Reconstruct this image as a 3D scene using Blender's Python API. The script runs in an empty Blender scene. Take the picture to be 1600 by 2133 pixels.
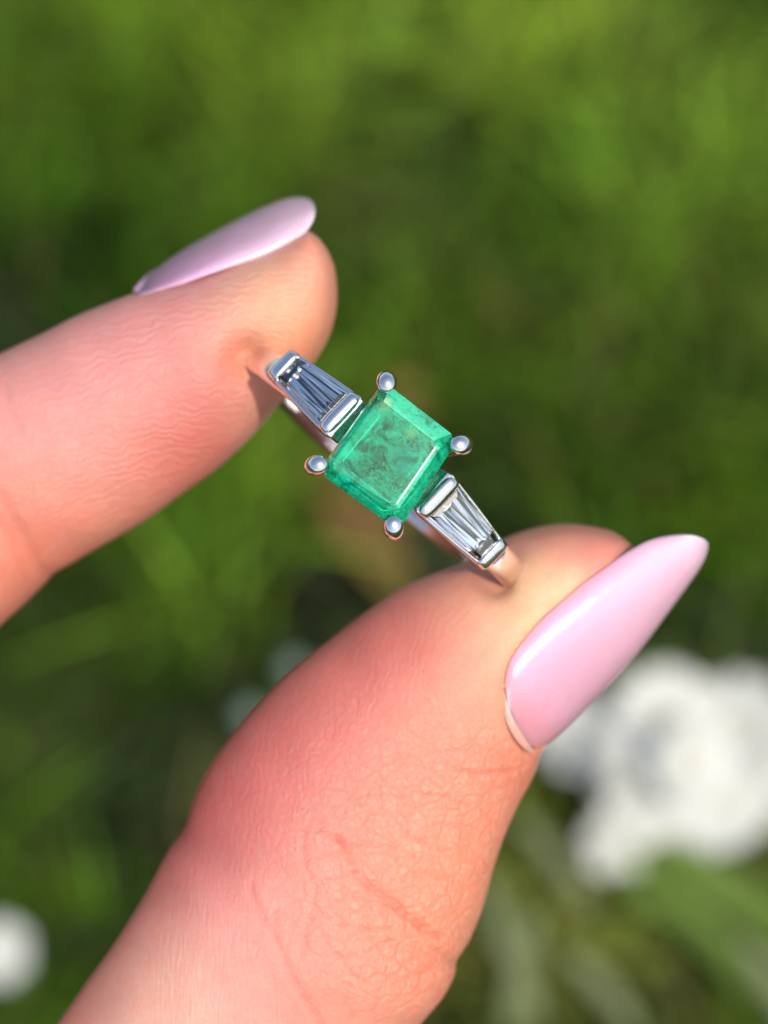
import bpy, math, random
import numpy as np
from mathutils import Matrix, Vector

random.seed(7)
RNG = np.random.default_rng(7)
sc = bpy.context.scene
col = sc.collection

# ------------------------------------------------------------------ camera
PITCH = math.radians(60)
D = 170.0                       # mm from lens to the emerald
S = 35.0                        # photo pixels per mm at that distance
CAM = Vector((0, 0, 0.537))
RIGHT = Vector((1, 0, 0))
UP = Vector((0, math.sin(PITCH), math.cos(PITCH)))
BACK = Vector((0, -math.cos(PITCH), math.sin(PITCH)))
ROT = Matrix((RIGHT, UP, BACK)).transposed()
cd = bpy.data.cameras.new('camera')
cam = bpy.data.objects.new('camera', cd)
col.objects.link(cam)
cam.matrix_world = Matrix.Translation(CAM) @ ROT.to_4x4()
cd.sensor_fit = 'HORIZONTAL'
cd.sensor_width = 36
cd.lens = 36 * D / (1600 / S)
cd.clip_start = 0.01
cd.clip_end = 500
cd.dof.use_dof = True
cd.dof.focus_distance = 0.1705
cd.dof.aperture_fstop = cd.lens / 4.2
sc.camera = cam

# ------------------------------------------------------------------ light
SUNV = (RIGHT * 0.25 + UP * 0.05 + BACK * 0.95).normalized()
elev = math.asin(SUNV.z)
sl = bpy.data.lights.new('sun', 'SUN')
sl.energy = 3.75
sl.angle = math.radians(0.8)
sl.color = (1, 0.95, 0.87)
so = bpy.data.objects.new('sun', sl)
col.objects.link(so)
so.rotation_euler = SUNV.to_track_quat('Z', 'Y').to_euler()
w = bpy.data.worlds.new('World')
sc.world = w
w.use_nodes = True
wn = w.node_tree
sky = wn.nodes.new('ShaderNodeTexSky')
sky.sky_type = 'NISHITA'
sky.sun_disc = False
sky.sun_elevation = elev
sky.sun_rotation = math.atan2(SUNV.x, SUNV.y)
bg = wn.nodes['Background']
sky.dust_density = 2.6
bg.inputs[1].default_value = 0.15
wn.links.new(sky.outputs[0], bg.inputs[0])
sc.view_settings.view_transform = 'Standard'
sc.view_settings.look = 'None'
sc.view_settings.exposure = 0.30
sc.view_settings.gamma = 1
sc.cycles.max_bounces = 16
sc.cycles.transmission_bounces = 16
sc.cycles.transparent_max_bounces = 16
sc.cycles.sample_clamp_indirect = 6
sc.cycles.use_denoising = True
sc.cycles.blur_glossy = 0.3


# ------------------------------------------------------------------ helpers
def V(px, py, z=0.0):
    """photo pixel at depth z (mm towards the lens) -> hand frame, mm"""
    k = (D - z) / D / S
    return np.array([(px - 800) * k, -(py - 1066.5) * k, z])


FOCUS = CAM + BACK * (-D * 0.001)
HANDM = Matrix.Translation(FOCUS) @ ROT.to_4x4()


def ground_pt(px, py, h=0.0):
    d = RIGHT * ((px - 800) / S) + UP * (-(py - 1066.5) / S) - BACK * D
    t = (h - CAM.z) / d.z
    return CAM + d * t


def tag(o, label=None, cat=None, group=None, kind=None):
    if label: o['label'] = label
    if cat: o['category'] = cat
    if group: o['group'] = group
    if kind: o['kind'] = kind
    return o


def mesh(name, verts, faces, mat=None, parent=None, smooth=True):
    me = bpy.data.meshes.new(name)
    me.from_pydata([tuple(map(float, v)) for v in verts], [], faces)
    me.update()
    if smooth:
        me.polygons.foreach_set('use_smooth', [True] * len(me.polygons))
    if mat: me.materials.append(mat)
    o = bpy.data.objects.new(name, me)
    col.objects.link(o)
    if parent: o.parent = parent
    return o


def grid_mesh(name, P, mat=None, parent=None, close_v=True, capA=True, capB=True):
    """P[n, m, 3] in mm, built fast; closes around m when close_v"""
    n, m = P.shape[:2]
    verts = P.reshape(-1, 3)
    i = np.arange(n - 1)[:, None] * m
    j = np.arange(m if close_v else m - 1)[None, :]
    j2 = (j + 1) % m
    q = np.stack([i + j, i + j2, i + m + j2, i + m + j], -1).reshape(-1, 4)
    faces = q.tolist()
    verts = verts.tolist()
    if close_v and capA:
        verts.append(P[0].mean(0).tolist()); c = len(verts) - 1
        faces += [[c, (k + 1) % m, k] for k in range(m)]
    if close_v and capB:
        verts.append(P[-1].mean(0).tolist()); c = len(verts) - 1
        b = (n - 1) * m
        faces += [[c, b + k, b + (k + 1) % m] for k in range(m)]
    vv = [(a[0] * .001, a[1] * .001, a[2] * .001) for a in verts]
    me = bpy.data.meshes.new(name)
    me.from_pydata(vv, [], faces)
    me.update()
    me.polygons.foreach_set('use_smooth', [True] * len(me.polygons))
    if mat: me.materials.append(mat)
    o = bpy.data.objects.new(name, me)
    col.objects.link(o)
    if parent: o.parent = parent
    return o


def fix_normals(o):
    import bmesh
    bm = bmesh.new(); bm.from_mesh(o.data)
    bmesh.ops.recalc_face_normals(bm, faces=bm.faces)
    bm.to_mesh(o.data); bm.free()
    return o


def hermite(X, n, smooth=0):
    """smooth curve through the rows of X, resampled evenly on its first 4 columns"""
    X = np.asarray(X, float)
    d = np.r_[0, np.cumsum(np.linalg.norm(np.diff(X[:, :4], axis=0), axis=1) + 1e-6)]
    m = np.zeros_like(X)
    dd = np.diff(X, axis=0) / np.diff(d)[:, None]
    h = np.diff(d)
    m[1:-1] = (dd[:-1] * h[1:, None] + dd[1:] * h[:-1, None]) / (h[1:] + h[:-1])[:, None]
    m[0], m[-1] = dd[0], dd[-1]
    t = np.linspace(0, d[-1], n)
    k = np.clip(np.searchsorted(d, t, 'right') - 1, 0, len(d) - 2)
    s = ((t - d[k]) / h[k])[:, None]
    H = h[k][:, None]
    out = ((2 * s**3 - 3 * s**2 + 1) * X[k] + (s**3 - 2 * s**2 + s) * H * m[k]
           + (-2 * s**3 + 3 * s**2) * X[k + 1] + (s**3 - s**2) * H * m[k + 1])
    return out


def nodes(name):
    m = bpy.data.materials.new(name)
    m.use_nodes = True
    nt = m.node_tree
    return m, nt, nt.nodes['Principled BSDF']


def N(nt, kind, **kw):
    n = nt.nodes.new(kind)
    for k, v in kw.items():
        if k.startswith('i_'):
            key = k[2:]
            n.inputs[int(key) if key.isdigit() else key.replace('_', ' ')].default_value = v
        else:
            setattr(n, k, v)
    return n


def ramp(nt, stops, src=None):
    r = nt.nodes.new('ShaderNodeValToRGB')
    e = r.color_ramp.elements
    while len(e) < len(stops): e.new(0.5)
    for el, (p, c) in zip(e, stops):
        el.position = p
        el.color = (*c, 1) if len(c) == 3 else c
    if src: nt.links.new(src, r.inputs[0])
    return r


def lin(r, g, b):
    f = lambda c: (c / 255 / 12.92) if c / 255 <= 0.04045 else ((c / 255 + 0.055) / 1.055) ** 2.4
    return np.array([f(r), f(g), f(b)])


# ------------------------------------------------------------------ materials
def mat_skin():
    m, nt, b = nodes('skin')
    L = nt.links.new
    at = N(nt, 'ShaderNodeAttribute', attribute_name='tone')
    ak = N(nt, 'ShaderNodeAttribute', attribute_name='relief')
    tc = N(nt, 'ShaderNodeTexCoord')
    mp = N(nt, 'ShaderNodeMapping'); mp.inputs['Scale'].default_value = (1000, 1000, 1000)
    L(tc.outputs['Object'], mp.inputs[0])
    sep = N(nt, 'ShaderNodeSeparateColor'); L(ak.outputs['Color'], sep.inputs[0])
    # mottling of blood under the skin
    n1 = N(nt, 'ShaderNodeTexNoise', i_Scale=0.9, i_Detail=5, i_Roughness=0.65); L(mp.outputs[0], n1.inputs[0])
    r1 = ramp(nt, [(0.3, (1.05, 0.86, 0.84)), (0.7, (0.98, 1.1, 1.1))], n1.outputs[0])
    mul = N(nt, 'ShaderNodeMix', data_type='RGBA', blend_type='MULTIPLY'); mul.inputs[0].default_value = 0.55
    L(at.outputs['Color'], mul.inputs[6]); L(r1.outputs[0], mul.inputs[7])
    n2 = N(nt, 'ShaderNodeTexNoise', i_Scale=7.0, i_Detail=3, i_Roughness=0.6); L(mp.outputs[0], n2.inputs[0])
    r2 = ramp(nt, [(0.35, (0.92, 0.86, 0.85)), (0.65, (1.05, 1.07, 1.07))], n2.outputs[0])
    mul2 = N(nt, 'ShaderNodeMix', data_type='RGBA', blend_type='MULTIPLY'); mul2.inputs[0].default_value = 0.4
    L(mul.outputs[2], mul2.inputs[6]); L(r2.outputs[0], mul2.inputs[7])
    b.inputs['Subsurface Weight'].default_value = 0.9
    b.inputs['Subsurface Radius'].default_value = (1.0, 0.38, 0.22)
    b.inputs['Subsurface Scale'].default_value = 0.0011
    b.inputs['Roughness'].default_value = 0.40
    b.inputs['Specular IOR Level'].default_value = 0.42
    # relief: leathery cells on the knuckle, papillary ridges on the pads, fine grain
    nw = N(nt, 'ShaderNodeTexNoise', i_Scale=1.4, i_Detail=2); L(mp.outputs[0], nw.inputs[0])
    add = N(nt, 'ShaderNodeMix', data_type='VECTOR'); add.inputs[0].default_value = 0.22
    L(mp.outputs[0], add.inputs[4]); L(nw.outputs['Color'], add.inputs[5])
    vo = N(nt, 'ShaderNodeTexVoronoi', feature='DISTANCE_TO_EDGE', i_Scale=1.05); L(add.outputs[1], vo.inputs[0])
    vr = ramp(nt, [(0.0, (0, 0, 0)), (0.16, (1, 1, 1))], vo.outputs[0])
    vo2 = N(nt, 'ShaderNodeTexVoronoi', feature='DISTANCE_TO_EDGE', i_Scale=2.6); L(add.outputs[1], vo2.inputs[0])
    vr2 = ramp(nt, [(0.0, (0, 0, 0)), (0.25, (1, 1, 1))], vo2.outputs[0])
    vmn = N(nt, 'ShaderNodeMath', operation='MULTIPLY'); L(vr.outputs[0], vmn.inputs[0]); L(vr2.outputs[0], vmn.inputs[1])
    e1 = N(nt, 'ShaderNodeMath', operation='SUBTRACT'); e1.inputs[0].default_value = 1; L(vmn.outputs[0], e1.inputs[1])
    e2 = N(nt, 'ShaderNodeMath', operation='MULTIPLY'); L(e1.outputs[0], e2.inputs[0]); L(sep.outputs[0], e2.inputs[1])
    fur = N(nt, 'ShaderNodeMix', data_type='RGBA', blend_type='MULTIPLY'); L(e2.outputs[0], fur.inputs[0])
    L(mul2.outputs[2], fur.inputs[6]); fur.inputs[7].default_value = (.97, .82, .78, 1)
    L(fur.outputs[2], b.inputs['Base Color'])
    # ridge coordinate stored per vertex (mm along the ridges' normal)
    au = N(nt, 'ShaderNodeAttribute', attribute_name='ridge')
    wob = N(nt, 'ShaderNodeTexNoise', i_Scale=0.8, i_Detail=3); L(mp.outputs[0], wob.inputs[0])
    ma = N(nt, 'ShaderNodeMath', operation='MULTIPLY_ADD'); ma.inputs[1].default_value = 1.8
    L(wob.outputs[0], ma.inputs[0]); L(au.outputs['Fac'], ma.inputs[2])
    fr = N(nt, 'ShaderNodeMath', operation='MULTIPLY'); fr.inputs[1].default_value = 2 * math.pi / 0.48; L(ma.outputs[0], fr.inputs[0])
    sn = N(nt, 'ShaderNodeMath', operation='SINE'); L(fr.outputs[0], sn.inputs[0])
    gr = N(nt, 'ShaderNodeTexNoise', i_Scale=14, i_Detail=4, i_Roughness=0.7); L(mp.outputs[0], gr.inputs[0])
    # long fine stretch marks following the finger
    st = N(nt, 'ShaderNodeMapping'); st.inputs['Scale'].default_value = (5.5, 0.8, 1.5); st.inputs['Rotation'].default_value = (0, 0, math.radians(-24))
    L(mp.outputs[0], st.inputs[0])
    sn2 = N(nt, 'ShaderNodeTexNoise', i_Scale=1.0, i_Detail=4, i_Roughness=0.6); L(st.outputs[0], sn2.inputs[0])

    def mulv(a, k, c=None):
        x = N(nt, 'ShaderNodeMath', operation='MULTIPLY'); L(a, x.inputs[0])
        if c is None: x.inputs[1].default_value = k
        else:
            y = N(nt, 'ShaderNodeMath', operation='MULTIPLY'); L(c, y.inputs[0]); y.inputs[1].default_value = k
            L(y.outputs[0], x.inputs[1])
        return x.outputs[0]

    def addv(*a):
        c = a[0]
        for d in a[1:]:
            x = N(nt, 'ShaderNodeMath', operation='ADD'); L(c, x.inputs[0]); L(d, x.inputs[1]); c = x.outputs[0]
        return c
    h = addv(mulv(vr.outputs[0], 0.045, sep.outputs[0]), mulv(vr2.outputs[0], 0.024, sep.outputs[0]),
             mulv(sn.outputs[0], 0.008, sep.outputs[1]), mulv(gr.outputs[0], 0.045), mulv(vr2.outputs[0], 0.005),
             mulv(sn2.outputs[0], 0.09, sep.outputs[2]))
    bp = N(nt, 'ShaderNodeBump'); bp.inputs['Strength'].default_value = 1.0
    bp.inputs['Distance'].default_value = 0.001
    L(h, bp.inputs['Height']); L(bp.outputs[0], b.inputs['Normal'])
    return m


def mat_nail():
    m, nt, b = nodes('gel_nail')
    L = nt.links.new
    tc = N(nt, 'ShaderNodeTexCoord')
    at = N(nt, 'ShaderNodeAttribute', attribute_name='tone')
    L(at.outputs['Color'], b.inputs['Base Color'])
    b.inputs['Subsurface Weight'].default_value = 0.6
    b.inputs['Subsurface Radius'].default_value = (1, 0.6, 0.7)
    b.inputs['Subsurface Scale'].default_value = 0.0008
    b.inputs['Roughness'].default_value = 0.30
    b.inputs['Coat Weight'].default_value = 0.5
    b.inputs['Coat Roughness'].default_value = 0.16
    no = N(nt, 'ShaderNodeTexNoise', i_Scale=4200, i_Detail=3, i_Roughness=0.6); L(tc.outputs['Object'], no.inputs[0])
    n2 = N(nt, 'ShaderNodeTexNoise', i_Scale=500, i_Detail=2); L(tc.outputs['Object'], n2.inputs[0])
    mx = N(nt, 'ShaderNodeMath', operation='MULTIPLY_ADD'); mx.inputs[1].default_value = 3.0
    L(n2.outputs[0], mx.inputs[0]); L(no.outputs[0], mx.inputs[2])
    bp = N(nt, 'ShaderNodeBump', i_Distance=0.00003); bp.inputs['Strength'].default_value = 0.8
    L(mx.outputs[0], bp.inputs['Height']); L(bp.outputs[0], b.inputs['Normal']); L(bp.outputs[0], b.inputs['Coat Normal'])
    return m


def mat_metal():
    m, nt, b = nodes('white_gold')
    L = nt.links.new
    b.inputs['Base Color'].default_value = (0.86, 0.84, 0.82, 1)
    b.inputs['Metallic'].default_value = 1
    tc = N(nt, 'ShaderNodeTexCoord')
    n0 = N(nt, 'ShaderNodeTexNoise', i_Scale=1500, i_Detail=4, i_Roughness=0.7); L(tc.outputs['Object'], n0.inputs[0])
    r = ramp(nt, [(0.35, (0.05,) * 3), (0.75, (0.2,) * 3)], n0.outputs[0])
    L(r.outputs[0], b.inputs['Roughness'])
    n1 = N(nt, 'ShaderNodeTexNoise', i_Scale=900, i_Detail=3); L(tc.outputs['Object'], n1.inputs[0])
    bp = N(nt, 'ShaderNodeBump', i_Distance=0.00006); bp.inputs['Strength'].default_value = 0.8
    L(n1.outputs[0], bp.inputs['Height']); L(bp.outputs[0], b.inputs['Normal'])
    return m


def mat_diamond():
    m, nt, b = nodes('diamond')
    b.inputs['Base Color'].default_value = (1, 1, 1, 1)
    b.inputs['Transmission Weight'].default_value = 1
    b.inputs['Roughness'].default_value = 0.0
    b.inputs['IOR'].default_value = 2.4
    return m


def mat_emerald(name='emerald', painted_sheen=False):
    m, nt, b = nodes(name)
    L = nt.links.new
    tc = N(nt, 'ShaderNodeTexCoord')
    mp = N(nt, 'ShaderNodeMapping'); mp.inputs['Scale'].default_value = (1000, 1000, 1000)
    L(tc.outputs['Object'], mp.inputs[0])
    n1 = N(nt, 'ShaderNodeTexNoise', i_Scale=0.75, i_Detail=9, i_Roughness=0.72, i_Distortion=0.7); L(mp.outputs[0], n1.inputs[0])
    n2 = N(nt, 'ShaderNodeTexNoise', i_Scale=2.6, i_Detail=8, i_Roughness=0.75, i_Distortion=1.4); L(mp.outputs[0], n2.inputs[0])
    c1 = ramp(nt, [(0.30, (0.0, 0.07, 0.04)), (0.42, (0.0, 0.30, 0.15)), (0.50, (0.0, 0.60, 0.29)), (0.58, (0.0, 0.44, 0.21)), (0.74, (0.02, 0.54, 0.28))], n1.outputs[0])
    # feathery veils: thin ridges where a noise crosses its middle
    sb = N(nt, 'ShaderNodeMath', operation='SUBTRACT'); sb.inputs[1].default_value = 0.5; L(n2.outputs[0], sb.inputs[0])
    ab = N(nt, 'ShaderNodeMath', operation='ABSOLUTE'); L(sb.outputs[0], ab.inputs[0])
    vr = ramp(nt, [(0.0, (1, 1, 1)), (0.035, (0, 0, 0))], ab.outputs[0])
    vm = ramp(nt, [(0.40, (0, 0, 0)), (0.52, (0.9, 0.9, 0.9))], n1.outputs[0])
    vv = N(nt, 'ShaderNodeMath', operation='MULTIPLY'); L(vr.outputs[0], vv.inputs[0]); L(vm.outputs[0], vv.inputs[1])
    mx = N(nt, 'ShaderNodeMix', data_type='RGBA'); L(vv.outputs[0], mx.inputs[0]); L(c1.outputs[0], mx.inputs[6])
    mx.inputs[7].default_value = (0.04, 0.56, 0.32, 1)
    # dark mossy specks
    n3 = N(nt, 'ShaderNodeTexNoise', i_Scale=4.5, i_Detail=6, i_Roughness=0.8, i_Distortion=0.8); L(mp.outputs[0], n3.inputs[0])
    n4 = N(nt, 'ShaderNodeTexNoise', i_Scale=0.55, i_Detail=2); L(mp.outputs[0], n4.inputs[0])
    dm = ramp(nt, [(0.45, (0, 0, 0)), (0.6, (1, 1, 1))], n4.outputs[0])
    ds = ramp(nt, [(0.47, (0, 0, 0)), (0.62, (.7, .7, .7))], n3.outputs[0])
    dd = N(nt, 'ShaderNodeMath', operation='MULTIPLY'); L(dm.outputs[0], dd.inputs[0]); L(ds.outputs[0], dd.inputs[1])
    mx2 = N(nt, 'ShaderNodeMix', data_type='RGBA'); L(dd.outputs[0], mx2.inputs[0]); L(mx.outputs[2], mx2.inputs[6])
    mx2.inputs[7].default_value = (0.035, 0.11, 0.06, 1)
    last = mx2.outputs[2]
    for (cx, cy, rad, c, kind) in [(-.1, -1.2, 1.5, (.02, .07, .035), 1), (1.7, -.9, 1.2, (.03, .12, .05), 1), (.6, 1.2, .9, (.03, .14, .08), 1), (.2, 1.7, .6, (.12, .55, .20), 0),
                                   (-2.3, .4, 1.3, (0, .62, .33), 2), (-2.2, -1.4, 1.3, (0, .64, .34), 2), (-.6, -2.9, 1.2, (0, .60, .36), 2), (1.0, .2, 1.2, (0, .42, .26), 2), (-2.1, 2.1, .7, (.25, .50, .22), 0)]:  # vivid blobs at the left rim paint in light glowing through the stone
        sub = N(nt, 'ShaderNodeVectorMath', operation='DISTANCE'); L(mp.outputs[0], sub.inputs[0]); sub.inputs[1].default_value = (cx, cy, .9)
        mr = N(nt, 'ShaderNodeMapRange', interpolation_type='SMOOTHSTEP'); L(sub.outputs['Value'], mr.inputs[0])
        mr.inputs[1].default_value = rad; mr.inputs[2].default_value = 0; mr.inputs[3].default_value = 0; mr.inputs[4].default_value = 1
        src = {1: n3, 0: n2, 2: n1}[kind]
        cut_ = ramp(nt, [(.42 if kind == 1 else .34, (0, 0, 0)), (.53 if kind == 1 else .5, (1, 1, 1))], src.outputs[0])
        mm_ = N(nt, 'ShaderNodeMath', operation='MULTIPLY'); L(mr.outputs[0], mm_.inputs[0]); L(cut_.outputs[0], mm_.inputs[1])
        x = N(nt, 'ShaderNodeMix', data_type='RGBA'); L(mm_.outputs[0], x.inputs[0]); L(last, x.inputs[6]); x.inputs[7].default_value = (*c, 1)
        last = x.outputs[2]
    # healed fractures: thin pale threads, and pin-prick glints
    dn = N(nt, 'ShaderNodeTexNoise', i_Scale=2.0, i_Detail=4, i_Roughness=.7); L(mp.outputs[0], dn.inputs[0])
    dv = N(nt, 'ShaderNodeMix', data_type='VECTOR'); dv.inputs[0].default_value = .55; L(mp.outputs[0], dv.inputs[4]); L(dn.outputs['Color'], dv.inputs[5])
    for scl, wth, lo_, hi_, cc, am in ((1.9, .035, .42, .56, (.05, .62, .36), .7), (4.2, .05, .50, .60, (.03, .55, .31), .5)):
        vo = N(nt, 'ShaderNodeTexVoronoi', feature='DISTANCE_TO_EDGE', i_Scale=scl); L(dv.outputs[1], vo.inputs[0])
        a1 = ramp(nt, [(0, (am, am, am)), (wth, (0, 0, 0))], vo.outputs[0])
        a2 = ramp(nt, [(lo_, (0, 0, 0)), (hi_, (1, 1, 1))], n1.outputs[0])
        a3 = N(nt, 'ShaderNodeMath', operation='MULTIPLY'); L(a1.outputs[0], a3.inputs[0]); L(a2.outputs[0], a3.inputs[1])
        x = N(nt, 'ShaderNodeMix', data_type='RGBA'); L(a3.outputs[0], x.inputs[0]); L(last, x.inputs[6]); x.inputs[7].default_value = (*cc, 1)
        last = x.outputs[2]
    pn = N(nt, 'ShaderNodeTexNoise', i_Scale=11, i_Detail=2); L(mp.outputs[0], pn.inputs[0])
    pr = ramp(nt, [(.69, (0, 0, 0)), (.73, (.9, .9, .9))], pn.outputs[0])
    x = N(nt, 'ShaderNodeMix', data_type='RGBA'); L(pr.outputs[0], x.inputs[0]); L(last, x.inputs[6]); x.inputs[7].default_value = (.25, .75, .42, 1)
    last = x.outputs[2]
    mx2 = x
    L(last, b.inputs['Base Color'])
    tr = ramp(nt, [(0.34, (0.86,) * 3), (0.66, (0.48,) * 3)], n1.outputs[0])
    L(tr.outputs[0], b.inputs['Transmission Weight'])
    b.inputs['Roughness'].default_value = 0.02
    if painted_sheen:                                   # crown facets: sky reflection painted in as paler, cloudier green
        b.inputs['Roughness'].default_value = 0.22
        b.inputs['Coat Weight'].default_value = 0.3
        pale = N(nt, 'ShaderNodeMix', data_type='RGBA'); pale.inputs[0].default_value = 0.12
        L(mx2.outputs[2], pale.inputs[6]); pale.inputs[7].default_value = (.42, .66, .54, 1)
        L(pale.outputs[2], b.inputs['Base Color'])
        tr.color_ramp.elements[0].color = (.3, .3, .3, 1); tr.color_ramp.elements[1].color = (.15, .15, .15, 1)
    b.inputs['Specular IOR Level'].default_value = 0.2
    b.inputs['IOR'].default_value = 1.52
    return m


def mat_simple(name, c, rough=0.6, spec=0.5):
    m, nt, b = nodes(name)
    b.inputs['Base Color'].default_value = (*c, 1)
    b.inputs['Roughness'].default_value = rough
    b.inputs['Specular IOR Level'].default_value = spec
    return m


def mat_leafy(name, attr=None, c=(0.1, 0.2, 0.03), trans=0.35, noise=None):
    m, nt, b = nodes(name)
    L = nt.links.new
    out = nt.nodes['Material Output']
    tr = N(nt, 'ShaderNodeBsdfTranslucent')
    mix = N(nt, 'ShaderNodeMixShader'); mix.inputs[0].default_value = trans
    L(b.outputs[0], mix.inputs[1]); L(tr.outputs[0], mix.inputs[2]); L(mix.outputs[0], out.inputs[0])
    b.inputs['Roughness'].default_value = 0.6
    b.inputs['Specular IOR Level'].default_value = 0.12
    if attr:
        a = N(nt, 'ShaderNodeAttribute', attribute_name=attr)
        L(a.outputs['Color'], b.inputs['Base Color']); L(a.outputs['Color'], tr.inputs[0])
    else:
        tc = N(nt, 'ShaderNodeTexCoord')
        n = N(nt, 'ShaderNodeTexNoise', i_Scale=noise or 150, i_Detail=4); L(tc.outputs['Object'], n.inputs[0])
        c = np.array(c)
        r = ramp(nt, [(0.3, tuple(c * 0.7)), (0.7, tuple(np.minimum(c * 1.25, 1)))], n.outputs[0])
        L(r.outputs[0], b.inputs['Base Color']); L(r.outputs[0], tr.inputs[0])
    return m


SKIN, NAIL, METAL, DIAMOND, EMERALD = mat_skin(), mat_nail(), mat_metal(), mat_diamond(), mat_emerald()

# ------------------------------------------------------------------ setting: soil sheet
gx = np.r_[-60, -12, -3, -1, np.linspace(-0.5, 0.5, 60), 1, 3, 12, 60]
gy = np.r_[-60, -12, -3, -0.8, np.linspace(-0.3, 0.9, 70), 1.6, 4, 12, 60]
X, Y = np.meshgrid(gx, gy, indexing='ij')
Z = np.where((abs(X) < .55) & (Y > -.35) & (Y < .95), 0.004 * np.sin(X * 61 + Y * 23) * np.sin(Y * 47 - X * 31), 0)
n_, m_ = X.shape
vs = np.stack([X, Y, Z], -1).reshape(-1, 3)
fs = [[i * m_ + j, (i + 1) * m_ + j, (i + 1) * m_ + j + 1, i * m_ + j + 1] for i in range(n_ - 1) for j in range(m_ - 1)]
gm, nt, b = nodes('soil_and_moss')
tc = N(nt, 'ShaderNodeTexCoord')
n1 = N(nt, 'ShaderNodeTexNoise', i_Scale=40, i_Detail=8, i_Roughness=0.7); nt.links.new(tc.outputs['Object'], n1.inputs[0])
r1 = ramp(nt, [(0.35, (0.012, 0.010, 0.004)), (0.5, (0.018, 0.028, 0.006)), (0.7, (0.035, 0.055, 0.01))], n1.outputs[0])
nt.links.new(r1.outputs[0], b.inputs['Base Color']); b.inputs['Roughness'].default_value = 0.95
tag(mesh('ground', vs, fs, gm), kind='structure')


# ------------------------------------------------------------------ grass
# patches of the lawn: centre (photo px), radius, density, length, colour
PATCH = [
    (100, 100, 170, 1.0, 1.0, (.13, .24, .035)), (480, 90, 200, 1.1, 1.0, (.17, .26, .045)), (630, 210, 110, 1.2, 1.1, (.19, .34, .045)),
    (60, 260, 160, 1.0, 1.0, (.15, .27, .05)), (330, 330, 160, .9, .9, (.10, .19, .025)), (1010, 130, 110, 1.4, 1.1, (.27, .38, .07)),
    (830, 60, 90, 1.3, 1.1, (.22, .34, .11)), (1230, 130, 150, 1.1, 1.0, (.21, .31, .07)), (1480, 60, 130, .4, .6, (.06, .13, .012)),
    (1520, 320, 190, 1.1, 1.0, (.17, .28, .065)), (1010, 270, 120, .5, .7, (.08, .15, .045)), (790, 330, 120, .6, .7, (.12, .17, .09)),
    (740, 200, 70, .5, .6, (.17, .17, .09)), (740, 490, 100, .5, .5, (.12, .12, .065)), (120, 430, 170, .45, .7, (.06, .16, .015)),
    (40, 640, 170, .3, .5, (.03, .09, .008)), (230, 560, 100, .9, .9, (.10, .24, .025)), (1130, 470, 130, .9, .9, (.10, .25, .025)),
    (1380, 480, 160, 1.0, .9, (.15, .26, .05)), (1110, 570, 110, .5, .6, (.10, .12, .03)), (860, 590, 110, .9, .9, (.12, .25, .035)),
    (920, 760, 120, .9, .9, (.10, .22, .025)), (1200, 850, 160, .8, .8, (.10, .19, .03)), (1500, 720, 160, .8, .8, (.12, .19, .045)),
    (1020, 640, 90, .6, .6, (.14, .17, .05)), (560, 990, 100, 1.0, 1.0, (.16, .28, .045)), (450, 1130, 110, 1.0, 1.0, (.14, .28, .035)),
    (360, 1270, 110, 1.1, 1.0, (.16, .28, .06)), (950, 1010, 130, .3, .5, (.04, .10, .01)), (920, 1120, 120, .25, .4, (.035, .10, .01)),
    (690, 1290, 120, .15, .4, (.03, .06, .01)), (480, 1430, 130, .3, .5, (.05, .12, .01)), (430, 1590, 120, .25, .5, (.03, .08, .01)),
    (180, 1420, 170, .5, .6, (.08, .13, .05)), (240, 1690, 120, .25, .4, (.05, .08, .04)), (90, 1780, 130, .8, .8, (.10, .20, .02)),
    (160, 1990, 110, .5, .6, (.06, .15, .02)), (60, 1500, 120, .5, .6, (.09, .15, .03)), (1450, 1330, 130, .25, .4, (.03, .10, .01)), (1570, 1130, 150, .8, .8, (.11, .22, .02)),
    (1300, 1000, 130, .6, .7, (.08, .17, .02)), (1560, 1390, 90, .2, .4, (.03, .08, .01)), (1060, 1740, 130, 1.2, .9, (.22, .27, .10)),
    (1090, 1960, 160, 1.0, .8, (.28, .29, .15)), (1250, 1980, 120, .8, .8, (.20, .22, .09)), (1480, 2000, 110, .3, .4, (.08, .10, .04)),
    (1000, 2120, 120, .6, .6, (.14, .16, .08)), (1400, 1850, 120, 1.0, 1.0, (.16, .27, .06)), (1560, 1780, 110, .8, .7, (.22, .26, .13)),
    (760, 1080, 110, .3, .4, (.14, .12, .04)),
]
PA = np.array([[p[0], p[1], p[2], p[3], p[4], *p[5]] for p in PATCH], float)


def proj(x, y, z):
    dx, dy, dz = x - CAM.x, y - CAM.y, z - CAM.z
    r = dx
    u = dy * UP.y + dz * UP.z
    k = -(dy * BACK.y + dz * BACK.z) * 1000
    return 800 + S * D * r * 1000 / k, 1066.5 - S * D * u * 1000 / k


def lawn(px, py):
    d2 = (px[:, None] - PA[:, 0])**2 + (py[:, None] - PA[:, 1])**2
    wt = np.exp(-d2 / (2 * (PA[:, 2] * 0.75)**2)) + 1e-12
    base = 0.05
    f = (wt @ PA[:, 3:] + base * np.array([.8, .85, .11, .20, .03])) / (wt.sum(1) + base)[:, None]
    return f


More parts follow.
